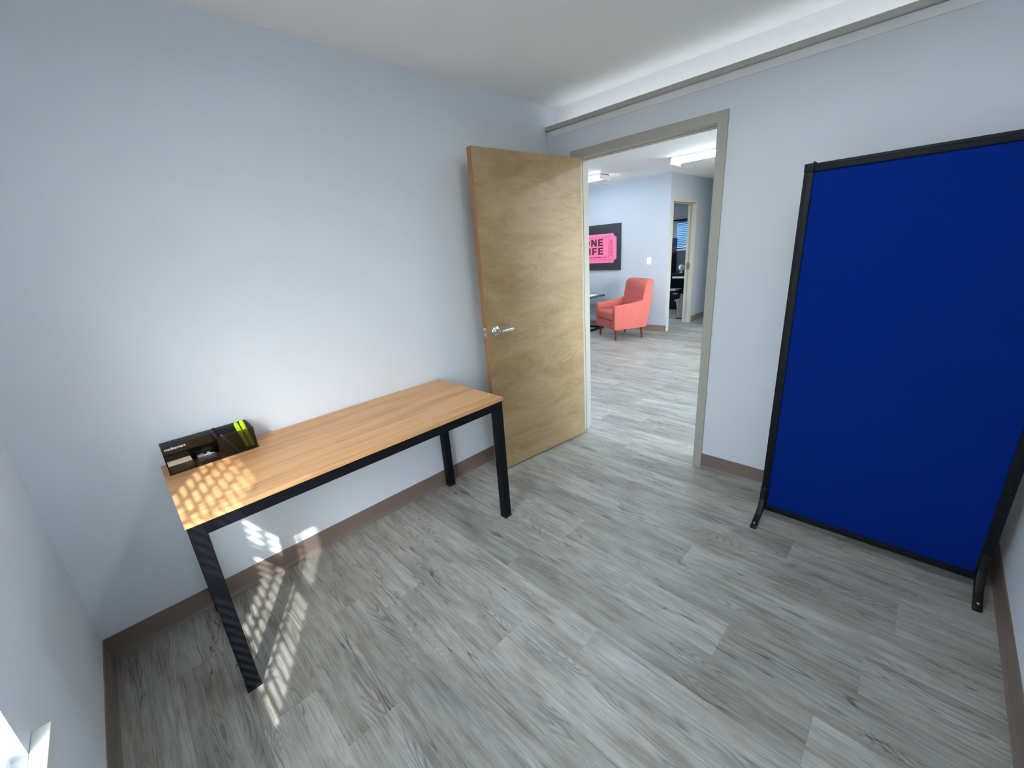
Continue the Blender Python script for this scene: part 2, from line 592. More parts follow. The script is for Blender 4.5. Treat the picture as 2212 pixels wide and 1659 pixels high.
def plank(x0, x1, y0, y1):
    if x1 - x0 < 0.01 or y1 - y0 < 0.01:
        return
    key = (round(x1 - x0, 3), round(y1 - y0, 3))
    g = 0.0001
    if key not in _pm:
        bm = bmesh.new()
        hx, hy = key[0] / 2 - g, key[1] / 2 - g
        c = 0.0004
        lo = [(-hx, -hy, -PT), (hx, -hy, -PT), (hx, hy, -PT), (-hx, hy, -PT)]
        mid = [(x, y, -c) for x, y, _ in lo]
        top = [(-hx + c, -hy + c, 0), (hx - c, -hy + c, 0), (hx - c, hy - c, 0), (-hx + c, hy - c, 0)]
        V = [[bm.verts.new(p) for p in r] for r in (lo, mid, top)]
        for a, b in ((0, 1), (1, 2)):
            for i in range(4):
                bm.faces.new((V[a][i], V[a][(i + 1) % 4], V[b][(i + 1) % 4], V[b][i]))
        bm.faces.new(V[2])
        me = bpy.data.meshes.new('plank')
        bm.to_mesh(me); bm.free()
        me.materials.append(M['plank'])
        _pm[key] = me
    o = bpy.data.objects.new('plank', _pm[key])
    link(o, floor)
    o.location = ((x0 + x1) / 2, (y0 + y1) / 2, 0)


JOINT = {1: 0.965, 0: 1.785, -1: 2.094, -2: 1.41, -3: 1.15, 3: 2.252, 2: 1.495, -7: 0.783, -6: 1.052, -5: 0.50, 4: 1.86}
rr = random.Random(11)
for k in range(-10, 45):
    y0 = YREF + k * PW; y1 = y0 + PW
    j = JOINT.get(k, (k * 0.43) % PL + rr.uniform(-.12, .12))
    for (xa, xb, ya, yb) in ((0.0, W, -L, 0.0), (JL, JR, 0.0, WT), (-2.7, 1.7, WT, 6.5)):
        a, b = max(y0, ya), min(y1, yb)
        if b - a < 0.004:
            continue
        x = j - PL * math.ceil((j - xa) / PL)
        while x < xb:
            plank(max(x, xa), min(x + PL, xb), a, b)
            x += PL

# ------------------------------------------------------------------ room shell
struct('wall_left', [(-0.12, 0, -L - 0.14, WT - 0.015, -0.05, H + 0.02)], M['wall'],
       'smooth pale grey painted wall behind the wood table', 'wall')
ZL = 2.262
struct('wall_back', [(0, JL - 0.004, 0, WT, 0, ZL), (JR + 0.004, W, 0, WT, 0, ZL), (JL - 0.004, JR + 0.004, 0, WT, DTOP + 0.004, ZL)], M['wall'],
       'pale grey wall with the open doorway and a lit ledge at its top', 'wall')
struct('wall_ledge', [(0, W, WT - 0.015, WT, ZL, H)], M['ceil'],
       'bright white strip of wall above the ledge rail', 'wall')
struct('wall_right', [(W, W + 0.12, -L - 0.14, WT, -0.05, H + 0.02)], M['wall'],
       'pale grey wall at the right edge beside the blue partition', 'wall')
struct('wall_front', [(0, WX0, -L - 0.14, -L, -0.05, H + 0.02), (WX1, W, -L - 0.14, -L, -0.05, H + 0.02),
                      (WX0, WX1, -L - 0.14, -L, -0.05, WZ0 - 0.03), (WX0, WX1, -L - 0.14, -L, WZ1, H + 0.02)], M['wall'],
       'pale grey wall with the window at the lower left of the picture', 'wall')
struct('ceiling', [(-0.12, W + 0.12, -L - 0.14, WT, H, H + 0.08)], M['ceil'],
       'plain off-white ceiling above the small office', 'ceiling')


def baseboard(name, p0, p1, nrm, label, h=0.1016):
    """vinyl cove base: flat strip with a flared toe"""
    p0, p1, nrm = Vector(p0), Vector(p1), Vector(nrm)
    prof = [(0.0, 0.0), (0.013, 0.0), (0.0125, 0.003), (0.008, 0.008), (0.0045, 0.016), (0.0035, 0.03), (0.0035, h - 0.002), (0.0015, h), (0.0, h)]
    bm = bmesh.new()
    a = [bm.verts.new(p0 + nrm * d + Vector((0, 0, z))) for d, z in prof]
    b = [bm.verts.new(p1 + nrm * d + Vector((0, 0, z))) for d, z in prof]
    n = len(prof)
    for i in range(n):
        bm.faces.new((a[i], a[(i + 1) % n], b[(i + 1) % n], b[i]))
    bm.faces.new(a); bm.faces.new(list(reversed(b)))
    o = obj(name, bm, M['base'], smooth=True)
    return tag(o, label, 'baseboard', kind='structure')


CAS = 0.052   # frame face width
baseboard('baseboard_left', (0, -L, 0), (0, 0, 0), (1, 0, 0), 'taupe vinyl baseboard below the wall with the table')
baseboard('baseboard_front', (0.014, -L, 0), (W, -L, 0), (0, 1, 0), 'taupe vinyl baseboard below the window wall')
baseboard('baseboard_right', (W, -L, 0), (W, 0, 0), (-1, 0, 0), 'taupe vinyl baseboard along the right wall beside the partition')
baseboard('baseboard_back', (JR + CAS, 0, 0), (W - 0.014, 0, 0), (0, -1, 0), 'short taupe vinyl baseboard between door frame and blue partition')
baseboard('baseboard_corner', (0.014, 0, 0), (JL - CAS, 0, 0), (0, -1, 0), 'bit of taupe baseboard behind the open door')

# rail, trim strip and cove light on the ledge
bm = bmesh.new()
prof = [(-0.0235, 2.2655), (-0.021, 2.2625), (0.004, 2.2622), (0.004, 2.2915), (-0.019, 2.2915), (-0.0225, 2.288)]
prism(bm, prof, 0.002, W - 0.002, 'x', bev=0.0012)
o = obj('trim_1', bm, M['rail'], smooth=True)
tag(o, 'dark grey ledge rail along the top of the door wall', 'trim', kind='structure')
o = boxes('trim_2', [(0.012, W - 0.002, -0.006, 0.0, 2.223, 2.2618)], M['white_trim'], bev=0.001)
tag(o, 'white flat strip directly below the dark ledge rail', 'trim', kind='structure')
cl = thing('cove_light', 'long fluorescent strip hidden on the ledge behind the grey rail', 'light', (1.27, 0.028, ZL))
boxes('lamp_base', [(0.06, W - 0.06, 0.010, 0.046, ZL, ZL + 0.008)], M['fixture'], cl)
bm = bmesh.new()
cyl(bm, (0.08, 0.028, ZL + 0.0200), (W - 0.08, 0.028, ZL + 0.0200), 0.0110, n=12)
obj('lamp_tube', bm, M['cove'], cl, smooth=True)


# ------------------------------------------------------------------ door frames
def door_frame(name, axis, a0, a1, d0, d1, ztop, label, stop=True, strike=None):
    """axis 'x': opening a0..a1 in x, wall from d0..d1 in y"""
    t = thing(name, label, 'door frame', kind='structure')
    p = 0.012
    pb = 0.003 if axis == 'x' else 0.012
    ts = 0.003 if axis == 'x' else 0.015

    def B(a, b, c, d, z0, z1):
        return (a, b, c, d, z0, z1) if axis == 'x' else (c, d, a, b, z0, z1)
    for s, e in ((-1, a0), (1, a1)):
        lo, hi = (e - CAS, e) if s < 0 else (e, e + CAS)
        li, hi2 = (e - 0.003, e) if s < 0 else (e, e + 0.003)
        L_ = [B(lo, hi, d0 - p, d0 - 0.0005, 0, ztop + CAS), B(lo, hi, d1 + 0.0005, d1 + pb, 0, ztop + CAS), B(li, hi2, d0 - 0.0005, d1 + 0.0005, 0, ztop)]
        if stop:
            m = d0 + (d1 - d0) * 0.62
            st = (e, e + ts) if s < 0 else (e - ts, e)
            L_.append(B(st[0], st[1], m - 0.018, m + 0.018, 0, ztop))
        boxes('jamb', L_, M['frame'], t, bev=0.0012)
    L_ = [B(a0, a1, d0 - p, d0 - 0.0005, ztop, ztop + CAS), B(a0, a1, d1 + 0.0005, d1 + pb, ztop, ztop + CAS), B(a0, a1, d0 - 0.0005, d1 + 0.0005, ztop, ztop + 0.003)]
    if stop:
        m = d0 + (d1 - d0) * 0.62
        L_.append(B(a0 + ts, a1 - ts, m - 0.018, m + 0.018, ztop - ts, ztop))
    boxes('head', L_, M['frame'], t, bev=0.0012)
    return t


door_frame('trim_3', 'x', JL, JR, 0, WT, DTOP, 'grey-beige painted metal frame around the open doorway')

# ------------------------------------------------------------------ open door
ang = math.radians(96.18)
HB = Vector((0.3013, -0.003, 0.012))
dr = thing('door_1', 'birch veneer flush door standing open against the left wall', 'door', HB, -ang, kind='structure')
# local +X runs from hinge to free edge, local -Y is the face turned to the left wall, local +Y... visible face at y=0
DWID, DHT, DTH = 0.914, 2.032, 0.044
S0 = 0.018
bm = bmesh.new()
box(bm, S0, DWID - 0.002, -DTH + 0.001, -0.001, 0, DHT, bev=0.0015)
leaf_core = obj('leaf_edge', bm, M['birch_edge'], dr, world=False)
tag(leaf_core, 'orange-brown solid wood edge of the door')
bm = bmesh.new()
box(bm, S0 + 0.0005, DWID - 0.0025, -0.0012, 0.0, 0.0005, DHT - 0.0005)
obj('veneer_face', bm, M['birch'], dr, world=False)
bm = bmesh.new()
box(bm, S0 + 0.0005, DWID - 0.0025, -DTH, -DTH + 0.0012, 0.0005, DHT - 0.0005)
obj('veneer_face', bm, M['birch'], dr, world=False)


def lever(side):
    yb = 0.0 if side > 0 else -DTH
    hz, hs = 0.990, 0.846
    bm = bmesh.new()
    q = Matrix.Translation((hs, yb, hz)) @ Matrix.Rotation(math.radians(-90 * side), 4, 'X')
    pr = [(0.033, 0), (0.0335, 0.003), (0.030, 0.009), (0.022, 0.013), (0.014, 0.0155), (0.012, 0.018), (0.0115, 0.044), (0.0125, 0.047), (0.0125, 0.062), (0.010, 0.066), (0.004, 0.067)]
    lathe(bm, pr, 32)
    for v in bm.verts:
        v.co = q @ v.co
    h = obj('door_handle', bm, M['chrome'], dr, smooth=True, world=False)
    tag(h, 'chrome lever handle')
    bm = bmesh.new()
    ys = lambda d: yb + side * d
    secs = [(hs, 0.056, 0.0105, 0.0085), (hs - 0.03, 0.057, 0.0100, 0.0070), (hs - 0.06, 0.055, 0.0098, 0.0055), (hs - 0.09, 0.051, 0.0095, 0.0045), (hs - 0.108, 0.048, 0.0090, 0.0040), (hs - 0.113, 0.047, 0.006, 0.0025)]
    rings = []
    for x, d, rz, ry in secs:
        rings.append([bm.verts.new((x, ys(d) + ry * math.sin(t), hz + rz * math.cos(t))) for t in [2 * math.pi * i / 12 for i in range(12)]])
    for a, b in zip(rings, rings[1:]):
        for i in range(12):
            bm.faces.new((a[i], a[(i + 1) % 12], b[(i + 1) % 12], b[i]))
    bm.faces.new(rings[0]); bm.faces.new(list(reversed(rings[-1])))
    obj('lever', bm, M['chrome'], h, smooth=True, world=False)


lever(1)
lever(-1)
bm = bmesh.new()
box(bm, DWID - 0.0022, DWID - 0.0006, -DTH / 2 - 0.0135, -DTH / 2 + 0.0135, 0.962, 1.018, bev=0.0004)
lp = obj('latch_plate', bm, M['chrome'], dr, world=False)
bm = bmesh.new()
prism(bm, [(DWID - 0.001, -DTH / 2 - 0.008), (DWID + 0.011, -DTH / 2 - 0.006), (DWID + 0.003, -DTH / 2 + 0.008), (DWID - 0.001, -DTH / 2 + 0.008)], 0.981, 0.999, 'z')
obj('latch_bolt', bm, M['chrome'], lp, world=False)

# ------------------------------------------------------------------ window and blind
GY = -L - 0.105
wt = thing('window_1', 'white-framed window in the wall at the lower left', 'window', (WX0, -L, WZ0), kind='structure')
fr = 0.035
boxes('window_frame', [(WX0, WX0 + fr, GY - 0.02, GY + 0.02, WZ0, WZ1), (WX1 - fr, WX1, GY - 0.02, GY + 0.02, WZ0, WZ1),
                       (WX0 + fr, WX1 - fr, GY - 0.02, GY + 0.02, WZ0, WZ0 + fr), (WX0 + fr, WX1 - fr, GY - 0.02, GY + 0.02, WZ1 - fr, WZ1),
                       (WX0 + fr, WX1 - fr, GY - 0.014, GY + 0.014, 1.20, 1.225)], M['sill'], wt, bev=0.001)
boxes('pane', [(WX0 + fr, WX1 - fr, GY - 0.002, GY + 0.002, WZ0 + fr, 1.20)], M['glass'], wt)
boxes('pane', [(WX0 + fr, WX1 - fr, GY - 0.002, GY + 0.002, 1.225, WZ1 - fr)], M['glass'], wt)
bm = bmesh.new()
box(bm, WX0, WX1, -L - 0.10, -L + 0.0005, WZ0 - 0.0295, WZ0 - 0.001)
box(bm, WX0 - 0.062, WX1 + 0.062, -L + 0.0005, -L + 0.030, WZ0 - 0.0295, WZ0 - 0.001, bev=0.002)
obj('window_sill', bm, M['sill'], wt)
portal('window_portal', ((WX0 + WX1) / 2, GY - 0.03, (WZ0 + WZ1) / 2), WX1 - WX0, WZ1 - WZ0, (0, 1, 0))

for i in range(6):  # bars and rails added outside, unseen, to break up the sun stripes
    gx = WX0 + 0.055 + i * 0.125
    boxes('added_shade_bar', [(gx - 0.008, gx + 0.008, -L - 0.179, -L - 0.167, WZ0 + 0.0, WZ1 + 0.35)], M['white_plastic'], wt)
boxes('added_shade_rail', [(WX0 - 0.05, WX1 + 0.05, -L - 0.167, -L - 0.141, WZ0 - 0.03, WZ0 - 0.0)], M['white_plastic'], wt)
boxes('added_shade_rail', [(WX0 - 0.05, WX1 + 0.05, -L - 0.167, -L - 0.141, WZ1 + 0.32, WZ1 + 0.35)], M['white_plastic'], wt)

BY = -L - 0.045
bl = thing('window_blind', 'white horizontal slat blind hanging inside the near window', 'blind', ((WX0 + WX1) / 2, BY, WZ0 + 0.004))
boxes('headrail', [(WX0 + 0.004, WX1 - 0.004, BY - 0.025, BY + 0.025, WZ1 - 0.045, WZ1 - 0.002)], M['blind'], bl, bev=0.002)
boxes('bottom_rail', [(WX0 + 0.006, WX1 - 0.006, BY - 0.025, BY + 0.025, WZ0 + 0.006, WZ0 + 0.024)], M['blind'], bl, bev=0.004)
th = math.radians(41.5)
sw, pitch = 0.050, 0.0425
bm = bmesh.new()
sec = []
for i in range(7):
    u = -1 + 2 * i / 6
    sec.append((u * sw / 2, 0.0028 * (1 - u * u)))
pts = [(u * math.cos(th) + w * math.sin(th), -u * math.sin(th) + w * math.cos(th)) for u, w in sec]
pts += [(u * math.cos(th) + (w - 0.0012) * math.sin(th), -u * math.sin(th) + (w - 0.0012) * math.cos(th)) for u, w in reversed(sec)]
prism(bm, pts, -(WX1 - WX0) / 2 + 0.006, (WX1 - WX0) / 2 - 0.006, 'x')
slat0 = obj('slat', bm, M['blind'], bl, smooth=True, world=False)
zs = WZ0 + 0.058
n = 0
while zs < WZ1 - 0.065:
    o = slat0 if n == 0 else slat0.copy()
    if n: link(o, bl)
    o.location = (0, 0, zs - bl.location.z)
    zs += pitch; n += 1
for fx in (0.16, 0.5, 0.84):
    x = WX0 + (WX1 - WX0) * fx
    bm = bmesh.new()
    for dy in (-0.0285, 0.0285):
        cyl(bm, (x, BY + dy, WZ0 + 0.02), (x, BY + dy, WZ1 - 0.03), 0.0012, n=6)
    obj('ladder_cord', bm, M['blind'], bl)

# outdoors: ground below the window
g = boxes('outdoor_ground', [(-6, 9, -14, -L - 0.6, -0.5, -0.4)], M['ground'])
tag(g, 'plain ground outside the window', 'ground', kind='structure')

# ------------------------------------------------------------------ work table
TX0, TX1, TY0, TY1, TZ = 0.014, 0.609, -2.578, -1.1905, 0.7405
tb = thing('work_table', 'oak-topped work table with black square metal legs along the left wall', 'table', ((TX0 + TX1) / 2, (TY0 + TY1) / 2, 0))
boxes('tabletop', [(TX0, TX1, TY0, TY1, TZ - 0.019, TZ)], M['oak'], tb, bev=0.0012)
LG = 0.045
li = 0.006
lx = (TX0 + li, TX1 - li - LG)
ly = (TY0 + li, TY1 - li - LG)
zl = TZ - 0.0195
for x in lx:
    for y in ly:
        bm = bmesh.new()
        box(bm, x, x + LG, y, y + LG, 0.012, zl, bev=0.002)
        lg = obj('leg', bm, M['black'], tb)
        bm = bmesh.new()
        box(bm, x - 0.0015, x + LG + 0.0015, y - 0.0015, y + LG + 0.0015, 0.0, 0.012, bev=0.002)
        obj('foot_cap', bm, M['black_plastic'], lg)
for x in lx:
    boxes('apron', [(x, x + LG * 0.7 if x == lx[0] else x + LG, ly[0] + LG, ly[1], zl - 0.045, zl)], M['black'], tb, bev=0.0015)
for y in ly:
    boxes('apron', [(lx[0] + LG, lx[1], y, y + LG, zl - 0.045, zl)], M['black'], tb, bev=0.0015)

# ------------------------------------------------------------------ desk organizer
OX0, OX1, OY0, OY1, OZ = 0.024, 0.160, -2.560, -2.251, TZ
OT, OLOW, WALLT = OZ + 0.097, OZ + 0.036, 0.0022
XM, YD, YD2 = 0.086, -2.385, -2.475       # tall back section front wall, divider, tray split
og = thing('desk_organizer', 'smoked clear plastic desk organizer with compartments at the near end of the table', 'organizer', ((OX0 + OX1) / 2, (OY0 + OY1) / 2, OZ))
w = WALLT
boxes('base_plate', [(OX0, OX1, OY0, OY1, OZ, OZ + w)], M['smoke_dark'], og)
boxes('outer_wall', [(OX0, OX0 + w, OY0, OY1, OZ + w, OT)], M['smoke'], og)
bm = bmesh.new()
prism(bm, [(OX0 + w, OZ + w), (OX1, OZ + w), (OX1, OLOW), (XM, OLOW), (XM, OT), (OX0 + w, OT)], OY0, OY0 + w, 'y')
obj('outer_wall', bm, M['smoke'], og)
boxes('outer_wall', [(OX0 + w, OX1, OY1 - w, OY1, OZ + w, OT)], M['smoke'], og)
boxes('outer_wall', [(OX1 - w, OX1, YD, OY1 - w, OZ + w, OT)], M['smoke'], og)
boxes('tray_wall', [(OX1 - w, OX1, OY0 + w, YD, OZ + w, OLOW)], M['smoke'], og)
boxes('divider', [(XM, XM + w, OY0 + w, YD, OZ + w, OT)], M['smoke'], og)
boxes('divider', [(OX0 + w, OX1 - w, YD - w, YD, OZ + w, OT)], M['smoke'], og)
boxes('divider', [(XM + w, OX1 - w, YD2 - w, YD2, OZ + w, OLOW)], M['smoke'], og)
boxes('divider', [(OX0 + w, OX1 - w, -2.311, -2.311 + w, OZ + w, OT - 0.02)], M['smoke'], og)


def text_mesh(name, body, size, mat, parent, matrix, extrude=0.0003, offset=0.0, align='LEFT', world=True, space=1.0):
    cu = bpy.data.curves.new(name, 'FONT')
    cu.body = body
    cu.size = size
    cu.extrude = extrude
    cu.offset = offset
    cu.align_x = align
    cu.space_character = space
    to = bpy.data.objects.new(name + '_tmp', cu)
    COL.objects.link(to)
    dg = bpy.context.evaluated_depsgraph_get()
    me = bpy.data.meshes.new_from_object(to.evaluated_get(dg))
    bpy.data.objects.remove(to)
    bpy.data.curves.remove(cu)
    me.transform(matrix)
    if parent is not None and world:
        me.transform(Matrix.Translation(-Vector(parent.location)))
    me.name = name
    me.materials.clear()
    me.materials.append(mat)
    o = bpy.data.objects.new(name, me)
    link(o, parent)
    return o


# text faces +x, reads along +y
MX = Matrix(((0, 0, 1, 0), (1, 0, 0, 0), (0, 1, 0, 0), (0, 0, 0, 1)))
text_mesh('logo', 'madesmart', 0.0155, M['print_white'], og, Matrix.Translation((XM + w + 0.0004, -2.552, OT - 0.0185)) @ MX, 0.0002, 0.0003)

# sticky-note pad
bm = bmesh.new()
for i in range(7):
    z0 = OZ + w + 0.0005 + i * 0.0044
    d = 0.0006 * ((i * 7) % 3)
    box(bm, XM + w + 0.003 + d, OX1 - w - 0.003 + d * .5, OY0 + w + 0.002 + d, YD2 - w - 0.003 + d, z0, z0 + 0.0043)
o = centred(obj('sticky_note_pad', bm, M['note']))
tag(o, 'pale tan pad of sticky notes in the front tray of the organizer', 'note pad')

# paper clips: an uncountable heap of bent wire
bm = bmesh.new()
rc = random.Random(3)
for i in range(90):
    cxp = rc.uniform(XM + 0.019, OX1 - 0.019)
    cyp = rc.uniform(YD2 + 0.019, YD - 0.021)
    cz = OZ + w + 0.0065 + rc.random() ** 1.3 * 0.020
    q = Matrix.Translation((cxp, cyp, cz)) @ Matrix.Rotation(rc.uniform(0, 6.28), 4, 'Z') @ Matrix.Rotation(rc.uniform(-.45, .45), 4, 'X') @ Matrix.Rotation(rc.uniform(-.3, .3), 4, 'Y')
    path = [(-.010, -.0035), (.008, -.0035), (.0115, -.002), (.0125, 0), (.0115, .002), (.008, .0035), (-.008, .0035), (-.0105, .002), (-.011, .0003), (-.0095, -.0018), (.006, -.0018)]
    tube(bm, [q @ Vector((a, b, 0)) for a, b in path], 0.00055, 5)
o = centred(obj('paper_clips', bm, M['steel'], smooth=True))
tag(o, 'heap of silver paper clips in the front tray of the organizer', 'paper clips', kind='stuff')


def highlighter(p0, p1, label):
    p0, p1 = Vector(p0), Vector(p1)
    t = thing('highlighter', label, 'highlighter', p0, group='highlighters in the organizer')
    d = p1 - p0
    ln = d.length; d.normalize()
    q = d.to_track_quat('Z', 'Y').to_matrix().to_4x4()

    def seg(name, prof, flat=0.72):
        bm = bmesh.new()
        lathe(bm, prof, 20)
        for v in bm.verts:
            v.co.y *= flat
            v.co = q @ v.co
        return obj(name, bm, M['neon'], t, smooth=True, world=False)
    seg('barrel', [(0.005, 0), (0.0075, 0.003), (0.008, 0.010), (0.008, ln * 0.60)])
    cap = seg('cap', [(0.0088, ln * 0.58), (0.0090, ln * 0.62), (0.0088, ln * 0.9), (0.0072, ln * 0.97), (0.0035, ln)])
    bm = bmesh.new()
    box(bm, -0.003, 0.003, 0.0078, 0.0100, ln * 0.66, ln * 0.97, bev=0.0006)
    for v in bm.verts:
        v.co = q @ v.co
    obj('clip', bm, M['neon'], cap, world=False)


highlighter((0.142, -2.2645, OZ + 0.0085), (0.050, -2.273, OZ + 0.106), 'neon yellow highlighter leaning in the organizer, nearer its outer end')
highlighter((0.138, -2.2845, OZ + 0.0085), (0.048, -2.2945, OZ + 0.103), 'neon yellow highlighter leaning in the organizer, nearer the pen')

pn = thing('ballpoint_pen', 'black and clear ballpoint pen leaning in the tall organizer compartment', 'pen', (0.142, -2.3235, OZ + 0.006))
P0, P1 = Vector((0.142, -2.3235, OZ + 0.006)), Vector((0.050, -2.381 + 0.006, OZ + 0.104))
dd = P1 - P0
bm = bmesh.new(); cyl(bm, P0, P0 + dd * 0.08, 0.0006, 0.0020, 10); obj('tip', bm, M['steel'], pn, smooth=True)
bm = bmesh.new(); cyl(bm, P0 + dd * 0.08, P0 + dd * 0.70, 0.0024, 0.0034, 12); obj('barrel', bm, M['pen_grey'], pn, smooth=True)
bm = bmesh.new(); cyl(bm, P0 + dd * 0.70, P0 + dd * 0.98, 0.0042, 0.0040, 12); cyl(bm, P0 + dd * 0.98, P0 + dd * 1.03, 0.0022, 0.0020, 10); obj('push_cap', bm, M['black_plastic'], pn, smooth=True)

# ------------------------------------------------------------------ blue partition
PX0, PX1, PY, PZ0, PZ1 = 1.665, 2.488, -0.335, 0.050, 1.736
FW, FD = 0.034, 0.044       # frame face width, depth
pt = thing('partition_panel', 'tall blue fabric partition panel in a black frame by the right wall', 'partition', ((PX0 + PX1) / 2, PY + FD / 2, 0))
yf, yb2 = PY, PY + FD


def extrusion(x0, x1, z0, z1, vert):
    bm = bmesh.new()
    box(bm, x0, x1, yf, yb2, z0, z1, bev=0.003)
    if vert:
        c = (x0 + x1) / 2 + (0.006 if x0 > 2 else -0.006)
        box(bm, c - 0.0015, c + 0.0015, yf - 0.0022, yf + 0.001, z0 + 0.004, z1 - 0.004)
        box(bm, c - 0.0015, c + 0.0015, yb2 - 0.001, yb2 + 0.0022, z0 + 0.004, z1 - 0.004)
    else:
        c = (z0 + z1) / 2 + (0.006 if z0 > 1 else -0.004)
        box(bm, x0 + 0.004, x1 - 0.004, yf - 0.0022, yf + 0.001, c - 0.0015, c + 0.0015)
        box(bm, x0 + 0.004, x1 - 0.004, yb2 - 0.001, yb2 + 0.0022, c - 0.0015, c + 0.0015)
    return obj('frame_rail', bm, M['charcoal'], pt, smooth=True)


extrusion(PX0, PX0 + FW, PZ0, PZ1 - FW, True)
extrusion(PX1 - FW, PX1, PZ0, PZ1 - FW, True)
extrusion(PX0 + FW, PX1 - FW, PZ1 - FW, PZ1 - 0.002, False)
extrusion(PX0 + FW, PX1 - FW, PZ0, PZ0 + 0.030, False)
for x0 in (PX0, PX1 - FW):
    bm = bmesh.new()
    box(bm, x0 - 0.001, x0 + FW + 0.001, yf - 0.002, yb2 + 0.002, PZ1 - FW, PZ1, bev=0.003)
    box(bm, x0 + (FW - 0.005 if x0 < 2 else 0.0), x0 + (FW if x0 < 2 else 0.005), yf - 0.004, yb2 + 0.004, PZ1 - FW, PZ1 + 0.005, bev=0.001)
    obj('corner_cap', bm, M['charcoal'], pt, smooth=True)
boxes('fabric_panel', [(PX0 + FW - 0.004, PX1 - FW + 0.004, yf + 0.009, yb2 - 0.009, PZ0 + 0.026, PZ1 - FW + 0.004)], M['blue'], pt)
for cx_, sgn in ((PX0 + 0.012, -1), (PX1 - 0.016, 1)):
    bm = bmesh.new()
    hw = 0.0135
    yc = PY + FD / 2
    prof = []
    # arched T-foot seen from the side: central stem with two sloping arms
    right = [(0.028, 0.185), (0.030, 0.11), (0.045, 0.075), (0.085, 0.045), (0.150, 0.016), (0.158, 0.010), (0.158, 0.0), (0.140, 0.0), (0.085, 0.022), (0.040, 0.040)]
    prof = [(yc + a, z) for a, z in right] + [(yc - a, z) for a, z in reversed(right)]
    prism(bm, prof, cx_ - hw, cx_ + hw, 'x', bev=0.003)
    ft = obj('foot', bm, M['black_plastic'], pt, smooth=True)
    for s in (-1, 1):
        bm = bmesh.new()
        cyl(bm, (cx_, yc + s * 0.136, 0.016), (cx_, yc + s * 0.136, 0.0255), 0.004, n=12)
        obj('screw', bm, M['steel'], ft, smooth=True)

# ------------------------------------------------------------------ lounge shell
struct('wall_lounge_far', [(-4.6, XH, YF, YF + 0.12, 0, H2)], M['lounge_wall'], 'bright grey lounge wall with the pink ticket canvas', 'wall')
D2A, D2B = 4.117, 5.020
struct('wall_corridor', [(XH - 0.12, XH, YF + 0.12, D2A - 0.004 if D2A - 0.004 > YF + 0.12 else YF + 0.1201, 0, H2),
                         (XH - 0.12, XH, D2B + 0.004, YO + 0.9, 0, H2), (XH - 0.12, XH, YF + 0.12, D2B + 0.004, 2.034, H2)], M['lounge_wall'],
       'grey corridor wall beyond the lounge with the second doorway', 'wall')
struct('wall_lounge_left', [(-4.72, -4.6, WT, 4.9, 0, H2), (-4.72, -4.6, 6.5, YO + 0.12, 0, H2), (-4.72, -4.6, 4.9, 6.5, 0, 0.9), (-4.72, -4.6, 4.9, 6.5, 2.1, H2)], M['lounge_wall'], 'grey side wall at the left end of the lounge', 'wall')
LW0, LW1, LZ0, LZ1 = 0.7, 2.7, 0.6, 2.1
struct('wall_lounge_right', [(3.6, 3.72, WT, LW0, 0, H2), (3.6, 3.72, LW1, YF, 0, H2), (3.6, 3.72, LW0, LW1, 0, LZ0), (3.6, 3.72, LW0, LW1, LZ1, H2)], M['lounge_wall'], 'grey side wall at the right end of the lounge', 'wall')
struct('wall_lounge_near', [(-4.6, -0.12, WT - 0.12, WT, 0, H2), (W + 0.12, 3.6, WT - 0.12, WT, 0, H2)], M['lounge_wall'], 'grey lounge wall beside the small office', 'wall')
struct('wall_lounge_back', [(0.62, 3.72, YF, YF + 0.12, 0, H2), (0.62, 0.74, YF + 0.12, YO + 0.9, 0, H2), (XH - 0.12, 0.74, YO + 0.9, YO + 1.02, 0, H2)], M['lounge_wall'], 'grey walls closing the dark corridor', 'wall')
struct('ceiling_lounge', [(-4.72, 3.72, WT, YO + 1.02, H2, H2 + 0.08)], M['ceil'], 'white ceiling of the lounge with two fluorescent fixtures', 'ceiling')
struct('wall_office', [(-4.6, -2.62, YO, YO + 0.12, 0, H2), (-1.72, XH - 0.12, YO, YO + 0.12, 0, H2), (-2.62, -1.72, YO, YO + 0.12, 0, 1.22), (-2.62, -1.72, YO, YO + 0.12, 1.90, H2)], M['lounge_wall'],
       'bluish grey wall with the far office window', 'wall')
baseboard('baseboard_lounge', (-4.6, YF, 0), (XH + 0.004, YF, 0), (0, -1, 0), 'taupe baseboard behind the coral armchair')
baseboard('baseboard_lounge_end', (XH, YF - 0.012, 0), (XH, D2A - CAS - 0.001, 0), (1, 0, 0), 'short taupe baseboard at the lounge wall corner')
baseboard('baseboard_corridor', (XH, D2B + CAS, 0), (XH, YO + 0.9, 0), (1, 0, 0), 'taupe baseboard along the dark corridor wall')
baseboard('baseboard_office', (-4.6, YO, 0), (XH - 0.12, YO, 0), (0, -1, 0), 'taupe baseboard below the far office window')
f2 = door_frame('trim_4', 'y', D2A, D2B, XH - 0.12, XH, 2.034, 'cream painted frame of the second doorway beyond the lounge', stop=True)
